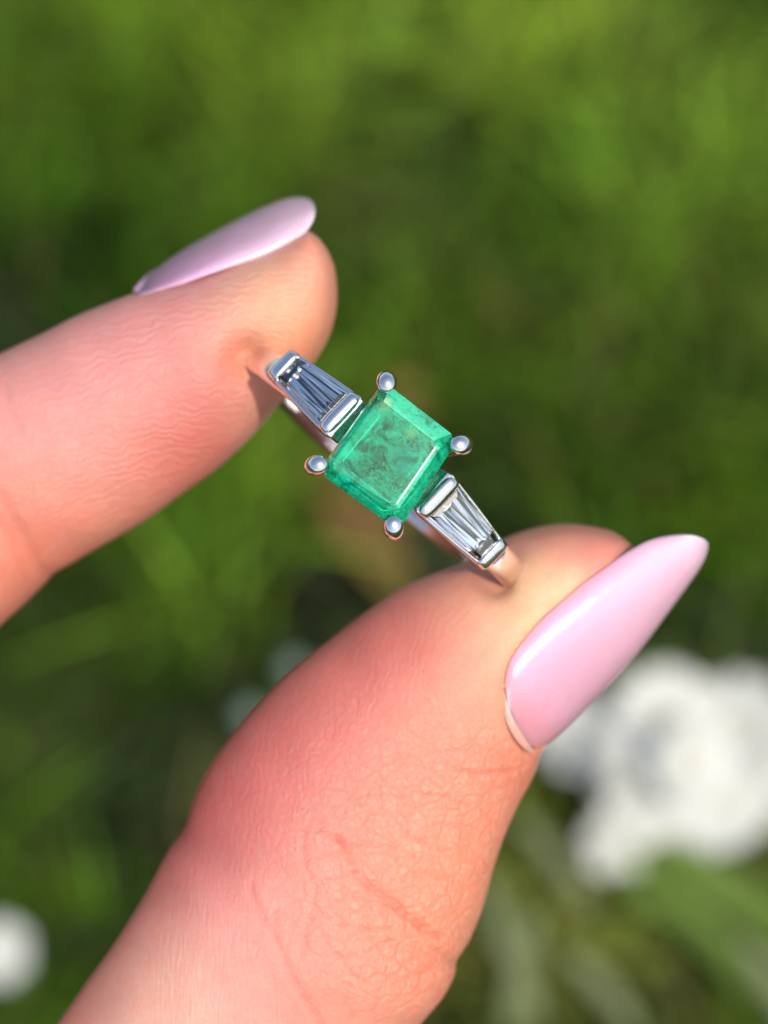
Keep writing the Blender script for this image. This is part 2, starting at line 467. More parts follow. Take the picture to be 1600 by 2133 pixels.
def grass(nb):
    x = RNG.uniform(-.34, .34, nb); y = RNG.uniform(-.02, .82, nb)
    ox, oy = RNG.uniform(-1.3, 1.3, 150000), RNG.uniform(-.8, 2.2, 150000)      # thinner, broader-bladed lawn further out
    far = (abs(ox) > .34) | (oy < -.02) | (oy > .82)
    inner = len(x)
    x, y = np.r_[x, ox[far]], np.r_[y, oy[far]]
    nb = len(x); wide = np.where(np.arange(nb) < inner, 1.0, 2.0)
    px, py = proj(x, y, np.full(nb, .015))
    f = lawn(px, py)
    keep = RNG.random(nb) < f[:, 0] * 0.7
    x, y, f, wide = x[keep], y[keep], f[keep], wide[keep]
    n = len(x)
    h = (0.026 + 0.016 * RNG.random(n)) * (0.35 + 0.65 * f[:, 1])
    wd = RNG.uniform(.0012, .0024, n) * wide
    ang = RNG.uniform(0, 2 * np.pi, n)
    lean = RNG.uniform(.15, .95, n)
    fx, fy = RNG.normal(0, .02, n), RNG.normal(0, .02, n)
    T = np.linspace(0, 1, 6)
    ca, sa = np.cos(ang), np.sin(ang)
    P = np.zeros((n, 6, 2, 3))
    for k, t in enumerate(T):
        o = h * lean * t**1.7
        cx, cy, cz = x + ca * o + fx * t * t * .5, y + sa * o + fy * t * t * .5, h * (t - lean * .35 * t * t) * .98
        ww = wd * (1 - t**2.2) * .5 + 1e-5
        for s, e in ((0, -1), (1, 1)):
            P[:, k, s] = np.stack([cx - sa * ww * e, cy + ca * ww * e, cz + ww * .25 * e], -1)
    verts = P.reshape(-1, 3)
    base = (np.arange(n) * 12)[:, None, None]
    q = np.array([[2 * k, 2 * k + 1, 2 * k + 3, 2 * k + 2] for k in range(5)])[None]
    faces = (base + q).reshape(-1, 4)
    me = bpy.data.meshes.new('grass')
    me.vertices.add(len(verts)); me.vertices.foreach_set('co', verts.ravel().astype(np.float32))
    me.loops.add(faces.size); me.loops.foreach_set('vertex_index', faces.ravel().astype(np.int32))
    me.polygons.add(len(faces)); me.polygons.foreach_set('loop_start', np.arange(0, faces.size, 4, dtype=np.int32))
    me.update(); me.validate()
    f[:, 2:] = f[:, 2:] * np.array([1.04, 1.06, .46])
    nz_ = np.zeros(len(x)); rr_ = np.random.default_rng(12)
    for _ in range(26):
        a_ = rr_.uniform(0, 6.28); w_ = 2 * np.pi / rr_.uniform(.012, .045)
        nz_ += np.sin((x * np.cos(a_) + y * np.sin(a_)) * w_ + rr_.uniform(0, 6.28))
    nz_ /= 13 ** .5
    f[:, 2:] *= np.exp(.20 * nz_)[:, None]
    f[:, 1] *= np.exp(.22 * nz_)
    f[:, 2] *= np.exp(.12 * np.sin(x * 190 + 1) * np.sin(y * 150))
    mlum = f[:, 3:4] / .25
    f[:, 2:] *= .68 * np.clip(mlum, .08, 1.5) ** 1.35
    c = f[:, 2:] * RNG.uniform(.75, 1.25, (n, 1)) * (1 + RNG.normal(0, .06, (n, 3)))
    dry = RNG.random(n) < .04
    c[dry] = np.array([.18, .14, .05]) * RNG.uniform(.5, 1, (dry.sum(), 1))
    ca_ = np.ones((n, 12, 4)); ca_[:, :, :3] = np.clip(c, .003, 1)[:, None, :]
    a = me.color_attributes.new('tone', 'FLOAT_COLOR', 'POINT')
    a.data.foreach_set('color', ca_.ravel().astype(np.float32))
    me.polygons.foreach_set('use_smooth', [True] * len(me.polygons))
    me.materials.append(mat_leafy('grass_blade', attr='tone', trans=0.3))
    o = bpy.data.objects.new('grass', me)
    col.objects.link(o)
    return tag(o, 'short mixed green lawn grass growing far below the hand', 'grass', kind='stuff')


grass(95000)


# ------------------------------------------------------------------ leaves and daisies on the lawn
def leaf(name, A, B, width, mat, label, cat, bend=0.2, lift=0.0, group=None, curl=.25, nu=24, nv=9):
    """a broad leaf from point A to point B with a midrib fold and wavy edge"""
    A, B = Vector(A), Vector(B)
    d = (B - A); Ln = d.length; d.normalize()
    side = d.cross(Vector((0, 0, 1))).normalized()
    up = side.cross(d).normalized()
    vs, fs = [], []
    for lay in (0, 1):
        for i in range(nu):
            t = i / (nu - 1)
            w = width * .5 * (math.sin(math.pi * min(1, t * .93 + .03)) ** .7) + .0002
            c = d * (Ln * t) + up * (bend * Ln * math.sin(math.pi * t))
            for j in range(nv):
                s = 2 * j / (nv - 1) - 1
                z = curl * w * abs(s) ** 1.5 + .06 * w * math.sin(t * 17 + s * 4) + (-.0003 if lay else 0)
                p = c + side * (w * s) + up * z
                vs.append(p)
    for lay in (0, 1):
        o = lay * nu * nv
        for i in range(nu - 1):
            for j in range(nv - 1):
                q = [o + i * nv + j, o + i * nv + j + 1, o + (i + 1) * nv + j + 1, o + (i + 1) * nv + j]
                fs.append(q if lay == 0 else q[::-1])
    ob = mesh(name, vs, fs, mat)
    ob.location = A
    # midrib as its own part
    mv, mf = [], []
    for i in range(nu):
        t = i / (nu - 1)
        c = d * (Ln * t) + up * (bend * Ln * math.sin(math.pi * t) + .0002)
        r = .0006 * (1 - .8 * t) + .0001
        for k in range(6):
            a = k * math.pi / 3
            mv.append(c + side * (r * math.cos(a)) + up * (r * math.sin(a)))
    for i in range(nu - 1):
        for k in range(6):
            mf.append([i * 6 + k, i * 6 + (k + 1) % 6, (i + 1) * 6 + (k + 1) % 6, (i + 1) * 6 + k])
    mesh('midrib', mv, mf, mat, ob)
    return tag(ob, label, cat, group)


DRY = mat_leafy('dry_leaf', c=(.17, .10, .035), trans=.15)
leaf('dead_leaf', ground_pt(640, 930, .010), ground_pt(850, 1250, .012), .0125, DRY,
     'brown dead leaf lying in the grass behind the ring', 'leaf', bend=.05)
leaf('dead_leaf', ground_pt(800, 790, .014), ground_pt(900, 880, .014), .008, DRY,
     'small tan dead leaf showing above the emerald', 'leaf', bend=.03)
GL = mat_leafy('green_leaf', c=(.12, .19, .035), trans=.35)
GP = mat_leafy('pale_leaf', c=(.20, .23, .11), trans=.3)
for n, (a, b_, wd, mt, lb) in enumerate([
    ((1250, 1800), (1620, 2080), .0055, GL, 'green grass leaf slanting lowest below the white daisies'),
    ((1300, 1770), (1680, 2010), .0050, GL, 'green grass leaf slanting midway below the white daisies'),
    ((1340, 1750), (1660, 1920), .0050, GL, 'green grass leaf closest under the white daisies'),
    ((1390, 1880), (1600, 2110), .0040, GL, 'short green grass leaf near the bottom right corner'),
    ((1540, 1960), (1700, 2200), .0050, GP, 'pale grass leaf at the bottom right corner'),
    ((1010, 1830), (1120, 2140), .0040, GP, 'pale olive grass leaf nearest the base of the thumb'),
    ((1120, 1900), (1060, 2160), .0035, GP, 'pale olive grass leaf leaning towards the base of the thumb'),
    ((1080, 1700), (1230, 1900), .0035, GP, 'faded grass leaf between the thumb and the daisies'),
    ((1180, 1980), (1330, 2160), .0035, GP, 'faded grass leaf at the bottom edge right of the thumb'),
]):
    leaf('grass_leaf', ground_pt(*a, .033), ground_pt(*b_, .022), wd, mt, lb, 'leaf', bend=.10, group='broad grass leaves in the lawn')

PETAL = mat_simple('white_petal', (.46, .465, .43), .55, .3)
DISC = mat_simple('cream_disc', (.40, .40, .32), .8)
STEM = mat_simple('flower_stem', (.12, .22, .04), .6)


def petal_mesh():
    vs, fs = [], []
    nu, nv = 6, 4
    for lay in (0, 1):
        for i in range(nu):
            t = i / (nu - 1)
            w = .0014 * (.45 + .75 * t) * (1 - max(0, t - .72) ** 2 * 9)
            for j in range(nv):
                s = 2 * j / (nv - 1) - 1
                vs.append((.0022 + .0072 * t, w * s, .0008 * math.sin(2.2 * t) + .0002 * s * s - lay * .00015))
    for lay in (0, 1):
        o = lay * nu * nv
        for i in range(nu - 1):
            for j in range(nv - 1):
                q = [o + i * nv + j, o + (i + 1) * nv + j, o + (i + 1) * nv + j + 1, o + i * nv + j + 1]
                fs.append(q if lay == 0 else q[::-1])
    me = bpy.data.meshes.new('petal'); me.from_pydata(vs, [], fs); me.update(); me.materials.append(PETAL)
    return me


PM = petal_mesh()


def daisy(px, py, h, scale, tilt, label, npet=22):
    c = ground_pt(px, py, h)
    root = bpy.data.objects.new('daisy', None); col.objects.link(root)
    foot = c + Vector((random.uniform(-.008, .008), random.uniform(-.004, .012), 0)); foot.z = 0
    root.location = foot
    root.empty_display_size = .01
    # disc
    vs, fs = [(0, 0, .0016)], []
    for i in range(1, 5):
        a = i / 4 * math.pi / 2
        for k in range(16):
            t = k * math.pi / 8
            r = .0031 * math.sin(a) * (1 + .05 * ((k + i) % 2))
            vs.append((r * math.cos(t), r * math.sin(t), .0016 * math.cos(a) + .0004))
    fs += [[0, 1 + k, 1 + (k + 1) % 16] for k in range(16)]
    for i in range(3):
        fs += [[1 + i * 16 + k, 1 + (i + 1) * 16 + k, 1 + (i + 1) * 16 + (k + 1) % 16, 1 + i * 16 + (k + 1) % 16] for k in range(16)]
    M = Matrix.Rotation(tilt[0], 4, 'X') @ Matrix.Rotation(tilt[1], 4, 'Y') @ Matrix.Scale(scale, 4)
    d = mesh('disc', vs, fs, DISC, root)
    d.matrix_local = Matrix.Translation(c - foot) @ M
    for k in range(npet):
        p = bpy.data.objects.new('petal', PM); col.objects.link(p); p.parent = root
        p.matrix_local = Matrix.Translation(c - foot) @ M @ Matrix.Rotation(k * 2 * math.pi / npet + random.uniform(-.06, .06), 4, 'Z') @ Matrix.Rotation(random.uniform(-.25, .1), 4, 'Y')
    P = []
    for i in range(10):
        t = i / 9
        q = (c - foot) * t + Vector((.003 * math.sin(t * 3), 0, 0)) * (1 - t)
        P.append([[q.x * 1000 + .6 * math.cos(a), q.y * 1000 + .6 * math.sin(a), (q.z - .0006) * 1000] for a in np.linspace(0, 2 * math.pi, 7)[:-1]])
    grid_mesh('stem', np.array(P), STEM, root)
    return tag(root, label, 'flower', 'white daisies in the lawn')


for px, py, h, s, tl, lb in [
    (2, 1985, .040, .66, (.25, -.2), 'white daisy alone at the lower left edge'),
    (1215, 1545, .045, 1.05, (-.1, .3), 'white daisy right beside the base of the thumb nail'),
    (1385, 1500, .052, 1.10, (.2, .1), 'white daisy at the top of the cluster under the thumb nail'),
    (1540, 1520, .050, 1.15, (.1, -.3), 'white daisy touching the right edge at the top of the cluster'),
    (1345, 1650, .042, 1.05, (.35, .2), 'white daisy in the middle of the cluster'),
    (1500, 1660, .040, 1.10, (.4, -.1), 'white daisy at the lower right of the cluster'),
    (1280, 1760, .034, .72, (.3, .4), 'small white daisy hanging lowest in the cluster'),
    (1620, 1600, .040, 1.0, (.3, -.2), 'white daisy cut off by the right edge'),
    (1440, 1590, .060, .95, (.5, .5), 'white daisy tilted forward over the centre of the cluster'),
    (1290, 1600, .056, .80, (-.4, .5), 'small white daisy tilted left at the inner side of the cluster'),
    (1425, 1740, .030, .75, (.5, .1), 'small white daisy under the lower right of the cluster'),
    (1150, 1470, .030, .60, (.2, .6), 'smallest white daisy peeping out from behind the thumb nail'),
]:
    daisy(px, py, h, s, tl, lb)
BUD = mat_simple('grey_bud', (.13, .17, .13), .7)
for px, py, lb in [(612, 1395, 'small pale bud just left of the thumb, the upper of two'), (520, 1492, 'small pale bud just left of the thumb, the lower of two')]:
    c = ground_pt(px, py, .03)
    P = [[[2.7 * math.sin(a) * math.cos(t), 2.7 * math.sin(a) * math.sin(t), 30 + 3.0 * math.cos(a)] for t in np.linspace(0, 2 * math.pi, 15)[:-1]] for a in np.linspace(.1, 2.9, 9)]
    P += [[[.6 * math.cos(t), .6 * math.sin(t), z] for t in np.linspace(0, 2 * math.pi, 15)[:-1]] for z in (26, 14, 0)]
    o = grid_mesh('flower_bud', np.array(P), BUD)
    o.location = (c.x, c.y, 0)
    tag(o, lb, 'flower bud', 'pale buds in the lawn')

# ------------------------------------------------------------------ the ring
TH = math.radians(40.3)
TL = math.radians(3.4)
XA = np.array([math.cos(TH), -math.sin(TH), 0])
YP = np.array([math.sin(TH), math.cos(TH), 0])
ZA = YP * math.sin(TL) - XA * math.sin(math.radians(1.6)) + np.array([0, 0, math.cos(TL)])
ZA /= np.linalg.norm(ZA)
XA = np.cross(YP, ZA); XA /= np.linalg.norm(XA)
YA = np.cross(ZA, XA)
RC = V(811, 945, 0)
RINGL = Matrix(((XA[0], YA[0], ZA[0]), (XA[1], YA[1], ZA[1]), (XA[2], YA[2], ZA[2])))
RINGM = HANDM @ Matrix.Translation(Vector(RC) * .001) @ RINGL.to_4x4()
ring = bpy.data.objects.new('gemstone_ring', None)
ring.empty_display_size = .005
col.objects.link(ring)
ring.matrix_world = RINGM
tag(ring, 'white gold ring with a square green emerald between two tapered clear diamonds', 'ring')

ZC, RO = -12.8, 11.5


def poly(name, verts, faces, mat, parent, smooth=False, bevel=0, seg=2):
    o = mesh(name, [np.array(v) * .001 for v in verts], faces, mat, parent, smooth)
    fix_normals(o)
    if bevel:
        md = o.modifiers.new('bevel', 'BEVEL'); md.width = bevel * .001; md.segments = seg; md.limit_method = 'ANGLE'; md.angle_limit = .5
        o.data.polygons.foreach_set('use_smooth', [True] * len(o.data.polygons))
        md2 = o.modifiers.new('wn', 'WEIGHTED_NORMAL'); md2.keep_sharp = True
    return o


# band
A0, A1 = math.radians(21), math.radians(360 - 21)
P = []
for a in np.linspace(A0, A1, 260):
    side = abs(math.sin(min(a, 2 * math.pi - a) if abs(math.cos(a)) > 0 else a))
    tt = min(a, 2 * math.pi - a) / math.pi
    wd = 2.55 - .65 * min(1, tt * 2.6)          # narrows away from the head
    aa_ = math.degrees(tt * math.pi)
    kk = min(1, max(0, (aa_ - 40) / 42)); kk = kk * kk * (3 - 2 * kk)
    th = .72 + .73 * kk                       # slimmer under the side stones
    ro = RO - 1.45 + th
    sec = []
    for k in range(28):
        u = k / 28 * 2 * math.pi
        cu, su = math.cos(u), math.sin(u)
        y = wd / 2 * np.sign(cu) * abs(cu) ** .55
        r = ro - th / 2 + th / 2 * np.sign(su) * abs(su) ** (.75 if su > 0 else .45)
        sec.append([r * math.sin(a), y, ZC + r * math.cos(a)])
    P.append(sec)
band = fix_normals(grid_mesh('band', np.array(P), METAL, ring))

# emerald
girdle = np.array([(-3.06, 3.08), (2.58, 3.33), (3.38, -3.16), (-2.54, -3.58)])
table = np.array([(-2.50, 2.06), (1.81, 2.24), (2.27, -2.28), (-2.15, -2.92)])


def cut(q, c):
    """quad -> octagon with small clipped corners"""
    out = []
    for i in range(4):
        p, a, b_ = q[i], q[i - 1], q[(i + 1) % 4]
        out += [p + (a - p) / np.linalg.norm(a - p) * c, p + (b_ - p) / np.linalg.norm(b_ - p) * c]
    return out


ctr = girdle.mean(0)
layers = [(table, .90, .26), (table * .68 + girdle * .32, .74, .36), (girdle, .08, .52), (girdle, -.10, .52),
          (ctr + (girdle - ctr) * .80, -1.0, .4), (ctr + (girdle - ctr) * .52, -1.9, .18), (ctr + (girdle - ctr) * .2, -2.6, .08)]
vs, fs = [], []
for q, z, c in layers:
    vs += [(p[0], p[1], z) for p in cut(q, c)]
fs.append(list(range(8)))
for l in range(len(layers) - 1):
    for k in range(8):
        fs.append([l * 8 + k, l * 8 + (k + 1) % 8, (l + 1) * 8 + (k + 1) % 8, (l + 1) * 8 + k])
fs.append([(len(layers) - 1) * 8 + k for k in range(8)][::-1])
em = poly('emerald', vs, fs, EMERALD, ring, bevel=.025, seg=1)
em.data.materials.append(mat_emerald('emerald_sky_sheen', True))  # paler copy carrying painted-in sky reflection for these crown facets
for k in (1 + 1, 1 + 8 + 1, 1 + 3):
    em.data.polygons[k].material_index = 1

# wisps and crystals caught inside the stone
IM = mat_simple('inclusion', (.07, .50, .27), .5)
IM2 = mat_simple('dark_inclusion', (.05, .09, .04), .6)
ir = np.random.default_rng(21)
for q in range(26):
    cx, cy, cz_ = ir.uniform(-1.9, 1.9), ir.uniform(-2.1, 2.1), ir.uniform(-1.2, .45)
    rr = ir.uniform(.12, .55)
    ax = ir.normal(size=3); ax /= np.linalg.norm(ax)
    bx_ = np.cross(ax, ir.normal(size=3)); bx_ /= np.linalg.norm(bx_); cx_ = np.cross(ax, bx_)
    vv, ff = [(cx, cy, cz_)], []
    nr, ns = 4, 11
    for i in range(1, nr + 1):
        for k in range(ns):
            a = k * 2 * math.pi / ns
            r_ = rr * i / nr * (1 + .45 * ir.normal() * (i == nr) + .12 * ir.normal())
            vv.append(np.array([cx, cy, cz_]) + bx_ * r_ * math.cos(a) + cx_ * r_ * math.sin(a) * .6 + ax * .07 * ir.normal())
    ff += [[0, 1 + k, 1 + (k + 1) % ns] for k in range(ns)]
    for i in range(nr - 1):
        ff += [[1 + i * ns + k, 1 + (i + 1) * ns + k, 1 + (i + 1) * ns + (k + 1) % ns, 1 + i * ns + (k + 1) % ns] for k in range(ns) if ir.random() > .25]
    # keep inside the pavilion
    vv = [(max(-2.0, min(2.0, p[0])), max(-2.1, min(2.1, p[1])), max(-.9, min(.5, p[2]))) for p in vv]
    mesh('inclusion', [np.array(p) * .001 for p in vv], ff, IM2 if q % 3 == 0 else IM, em)

# prongs
beads = [(-2.90, 3.14, .16), (3.0, 3.16, .0), (3.12, -3.30, .0), (-2.86, -3.45, .0)]
for bx, by, dz in beads:
    dx, dy = np.array([bx, by]) / math.hypot(bx, by)
    pts = [(bx * .62, by * .62, -3.6, .36), (bx * .80, by * .80, -2.4, .38), (bx * .97, by * .97, -1.0, .42), (bx * 1.04, by * 1.04, -.1, .44),
           (bx * 1.035, by * 1.035, .35, .47), (bx * 1.0, by * 1.0, .70, .60), (bx * .975, by * .975, .97, .60), (bx * .955, by * .955, 1.20, .50), (bx * .945, by * .945, 1.36, .31), (bx * .94, by * .94, 1.41, .06)]
    C = hermite([(p[0], p[1], p[2], 0, p[3]) for p in pts], 60)
    P = []
    for c in C:
        el = 1 + .07 * max(0, min(1, (c[2] + .2) / .8))           # claw tips are longer along the corner's diagonal
        P.append([[c[0] + c[4] * (dx * el * math.cos(t) - dy * math.sin(t)), c[1] + c[4] * (dy * el * math.cos(t) + dx * math.sin(t)), c[2]] for t in np.linspace(0, 2 * math.pi, 29)[:-1]])
    fix_normals(grid_mesh('prong', np.array(P), METAL, ring))


def tube(pts, r, m=14, closed=False):
    pts = np.array(pts, float)
    P = []
    n = len(pts)
    for i in range(n):
        t = pts[(i + 1) % n] - pts[i - 1] if closed else pts[min(i + 1, n - 1)] - pts[max(i - 1, 0)]
        t /= np.linalg.norm(t)
        a = np.cross(t, [0, 0, 1.0]); a /= np.linalg.norm(a) + 1e-9
        b_ = np.cross(a, t)
        P.append([pts[i] + r * (a * math.cos(u) + b_ * math.sin(u)) for u in np.linspace(0, 2 * math.pi, m + 1)[:-1]])
    if closed: P.append(P[0])
    return np.array(P)


for zz, k, rr in ((-1.5, .66, .28), (-3.3, .55, .36)):
    cs = [np.array([b_[0] * k, b_[1] * k]) for b_ in beads]
    pts = []
    for i in range(4):
        a, b_ = cs[i], cs[(i + 1) % 4]
        for t in np.linspace(.06, .94, 9):
            pts.append([*(a * (1 - t) + b_ * t), zz])
    fix_normals(grid_mesh('gallery_rail', tube(pts, rr, closed=True), METAL, ring, capA=False, capB=False))


# shoulders with baguettes
def shoulder(s, yaw, label_set, label_gem):
    I = np.array([3.55 * s, 0, -.75]); O = np.array([8.75 * s, 0, -4.1])
    c, sn = math.cos(yaw), math.sin(yaw)

    def W(p):
        d = np.array(p) - I * [1, 1, 0]
        return np.array([I[0] + d[0] * c - d[1] * sn, d[0] * sn + d[1] * c, d[2]])
    ux = (O - I); LN = np.linalg.norm(ux); ux /= LN
    uz = np.array([-ux[2] * s, 0, ux[0] * s]); uz = uz if uz[2] > 0 else -uz
    F = lambda a, y, h: W(I + ux * a + np.array([0, y, 0]) + uz * h)       # along, across, above
    hw = lambda a: 1.58 + (1.02 - 1.58) * (a / LN)                      # outer half width
    # side walls reaching down to the band
    for sy in (1, -1):
        vs = []; nA = 26
        for i in range(nA):
            a = LN * i / (nA - 1)
            p = I + ux * a
            zb = ZC + math.sqrt(max(.1, (RO - 1.0) ** 2 - min(abs(p[0]) + .4, 10) ** 2))
            wo = hw(a)
            bot = min(zb, p[2] - 1.0)
            flare = .05 * math.sin(math.pi * i / (nA - 1))
            for (y, z) in ((wo - .20, p[2] + .02), (wo - .05 + flare, p[2] + .06), (wo + flare, p[2] - .03), (wo + .04 + flare, p[2] - .5), (wo - .02, p[2] - 1.1), (min(wo, 1.28), bot), (min(wo, 1.28) - .3, bot), (wo - .24, p[2] - .7)):
                vs.append(W([p[0], y * sy, z]))
        fs = []
        for i in range(nA - 1):
            for k in range(8):
                fs.append([i * 8 + k, i * 8 + (k + 1) % 8, (i + 1) * 8 + (k + 1) % 8, (i + 1) * 8 + k])
        fs += [list(range(8)), [(nA - 1) * 8 + k for k in range(8)][::-1]]
        o = poly('setting_wall', vs, fs, METAL, ring, smooth=True, bevel=.05)

    # rounded end bars
    def bar(a0, a1, top, depth, extra, slant):
        P = []
        n = 22
        for i in range(n):
            t = -1 + 2 * i / (n - 1)
            e = (1 - abs(t) ** 5) ** .5 if abs(t) < 1 else 0.0
            e = max(e, .03)
            mid = (a0 + a1) / 2
            wo = hw(mid) + extra
            sec = []
            for k in range(24):
                u = k / 24 * 2 * math.pi
                cu, su = math.cos(u), math.sin(u)
                aa = mid + (a1 - a0) / 2 * np.sign(cu) * abs(cu) ** .7 * (.55 + .45 * e)
                hh = (top * e * abs(su) ** .8 if su > 0 else -depth * abs(su) ** .5 * (.6 + .4 * e))
                if cu < 0 and su > 0: hh -= slant * abs(cu)
                sec.append(F(aa, wo * t, hh))
            P.append(sec)
        return fix_normals(grid_mesh('setting_bar', np.array(P), METAL, ring))
    bar(-.12, .90, .34, 1.0, .0, .22)
    bar(LN - .70, LN + .22, .36, 1.3, .06, -.05)
    # sloping plate between the bar and the emerald
    q = []
    for a_, h_, w_ in ((.05, .04, .96), (-.22, -.22, .93), (-.62, -.85, .80), (-.70, -1.4, .62), (.05, -1.4, .9)):
        q += [F(a_, -hw(0) * w_, h_), F(a_, hw(0) * w_, h_)]
    poly('shoulder_plate', q, [[0, 1, 3, 2], [2, 3, 5, 4], [4, 5, 7, 6], [6, 7, 9, 8], [8, 9, 1, 0], [0, 2, 4, 6, 8], [1, 9, 7, 5, 3]], METAL, ring, bevel=.06)
    q = [F(a_, y_ * (hw(a_) - .22), h_) for h_ in (-1.36, -1.46) for a_, y_ in ((.5, -1), (LN - .2, -1), (LN - .2, 1), (.5, 1))]  # added metal plate that throws leaked light back up through the stone
    poly('added_reflector', q, [[0, 1, 2, 3], [7, 6, 5, 4], [0, 4, 5, 1], [1, 5, 6, 2], [2, 6, 7, 3], [3, 7, 4, 0]], METAL, ring)
    # gem
    g0, g1 = .66, LN - .40
    hwg = lambda a: hw(a) - .14

    def lay(inx, h, fy):
        a, b_ = g0 + inx, g1 - inx
        return [F(a, -hwg(a) * (1 - fy), h), F(b_, -hwg(b_) * (1 - fy), h), F(b_, hwg(b_) * (1 - fy), h), F(a, hwg(a) * (1 - fy), h)]
    Ls = [lay(.50, .30, .38), lay(.25, .19, .20), lay(0, -.02, 0), lay(0, -.10, 0), lay(.22, -.50, .22), lay(.46, -.69, .44), lay(.74, -1.00, .66), lay(.92, -1.14, .86)]
    vs = [p for l in Ls for p in l]
    # keel
    a, b_ = g0 + 1.3, g1 - 1.3
    vs += [F(a, 0, -1.20), F(b_, 0, -1.20)]
    n = len(Ls)
    fs = [[0, 1, 2, 3]]
    for l in range(n - 1):
        for k in range(4):
            fs.append([l * 4 + k, l * 4 + (k + 1) % 4, (l + 1) * 4 + (k + 1) % 4, (l + 1) * 4 + k])
    e = (n - 1) * 4; K0, K1 = n * 4, n * 4 + 1
    fs += [[e, e + 1, K1, K0], [e + 1, e + 2, K1], [e + 2, e + 3, K0, K1], [e + 3, e, K0]]
    poly('baguette_diamond', vs, fs, DIAMOND, ring)


shoulder(-1, math.radians(-3.0), None, None)
shoulder(1, math.radians(-3.5), None, None)

# ------------------------------------------------------------------ the hand
# outline pairs along each digit: upper/left edge, lower/right edge (photo px), depth of the axis, front and back thickness (mm)
IDX = [
    (681, 519, 697, 556, -13.6, 1.5, 1.5), (664, 497, 702, 590, -13.6, 3.2, 3.2), (640, 483, 702, 632, -13.6, 4.5, 4.6), (600, 499, 690, 690, -13.7, 5.5, 5.6),
    (552, 524, 662, 744, -13.8, 5.9, 6.0), (490, 546, 626, 792, -14, 6.1, 6.3), (428, 567, 585, 838, -14.2, 6.25, 6.4), (360, 589, 545, 886, -14.4, 6.4, 6.6),
    (287, 610, 495, 938, -14.6, 6.6, 6.8), (233, 630, 445, 982, -14.8, 6.8, 7), (174, 653, 388, 1022, -15, 7, 7.2), (97, 692, 320, 1072, -15.3, 7.2, 7.4),
    (0, 738, 238, 1122, -15.8, 7.4, 7.6), (-60, 768, 180, 1155, -16, 7.4, 7.7), (-120, 802, 140, 1179, -16.2, 7.3, 7.8), (-170, 835, 110, 1196, -16.4, 7.2, 7.8),
    (-215, 868, 94, 1214, -16.5, 7.3, 7.8), (-265, 915, 52, 1256, -16.6, 7.5, 8), (-330, 985, -5, 1308, -17, 7.7, 8), (-450, 1130, -110, 1425, -18, 8, 8.3),
    (-640, 1380, -280, 1640, -20, 8.3, 8.6), (-860, 1650, -470, 1880, -22, 9, 9), (-1040, 1950, -600, 2140, -24, 9.3, 9.5), (-1200, 2300, -720, 2440, -25, 9.5, 10),
    (-1400, 2750, -800, 2700, -26, 11, 11), (-1650, 3200, -700, 3000, -27, 13, 12), (-1500, 3700, -420, 3050, -25, 14, 13), (-900, 3700, -200, 2900, -22, 13, 12),
]
THB = [
    (1268, 1104, 1308, 1130, -14.6, 2.0, 1.8), (1225, 1095, 1322, 1142, -14.4, 4.2, 3.6), (1175, 1091, 1333, 1165, -14.2, 5.6, 5), (1120, 1098, 1334, 1195, -14, 6.5, 6.2), (1070, 1113, 1325, 1237, -13.8, 7.0, 7),
    (1020, 1138, 1305, 1287, -13.6, 7.1, 7.4), (965, 1171, 1280, 1340, -13.3, 7.1, 7.8), (900, 1196, 1250, 1395, -13.1, 7.4, 8), (829, 1227, 1215, 1450, -12.9, 7.7, 8.2),
    (760, 1275, 1172, 1505, -12.7, 7.9, 8.4), (680, 1337, 1129, 1562, -12.6, 8.1, 8.6), (600, 1402, 1110, 1620, -12.6, 8.2, 8.7), (547, 1456, 1080, 1673, -12.6, 8.3, 8.8),
    (484, 1530, 1050, 1742, -12.6, 8.4, 8.9), (441, 1589, 1028, 1808, -12.6, 8.5, 9), (406, 1659, 1004, 1892, -12.7, 8.7, 9), (383, 1728, 978, 1957, -12.8, 8.8, 9),
    (352, 1769, 950, 2002, -13, 8.9, 9.1), (338, 1795, 949, 2018, -13, 9, 9.1), (300, 1866, 932, 2060, -13.2, 9.1, 9.2), (234, 1972, 885, 2118, -13.6, 9.2, 9.4),
    (184, 2042, 840, 2170, -14, 9.2, 9.4), (121, 2133, 770, 2260, -14.5, 9.2, 9.5), (0, 2290, 660, 2440, -15.5, 9.6, 10), (-150, 2480, 540, 2680, -17, 10.5, 11), (-350, 2700, 350, 3000, -19, 12, 12),
]


def to_mm(st):
    out = []
    for a, b_, c, d, z, f, k in st:
        z -= 1.2 if c < 720 or d < 1700 else 1.2 * max(0, 1 - (d - 1700) / 350)
        L_, R_ = V(a, b_, z), V(c, d, z)
        out.append([L_[0], L_[1], R_[0], R_[1], z, f, k])
    return out


si, st_ = to_mm(IDX), to_mm(THB)
rows = si + [s for s in st_[::-1]]
rows = np.array(rows)
i_cut = len(si)
# the thumb's left edge faces the index finger's lower edge, so edges swap through the web of the hand
rows[i_cut:, :4] = rows[i_cut:, [2, 3, 0, 1]]
# dense sampling near the camera, coarse in the palm
A = hermite(rows[:20], 330)
B = hermite(rows[19:i_cut + 5], 60)
C_ = hermite(rows[i_cut + 4:], 430)
# keep tangents similar at the joins by resampling the whole once and picking
full = np.vstack([A, B[1:-1], C_])
M = 300


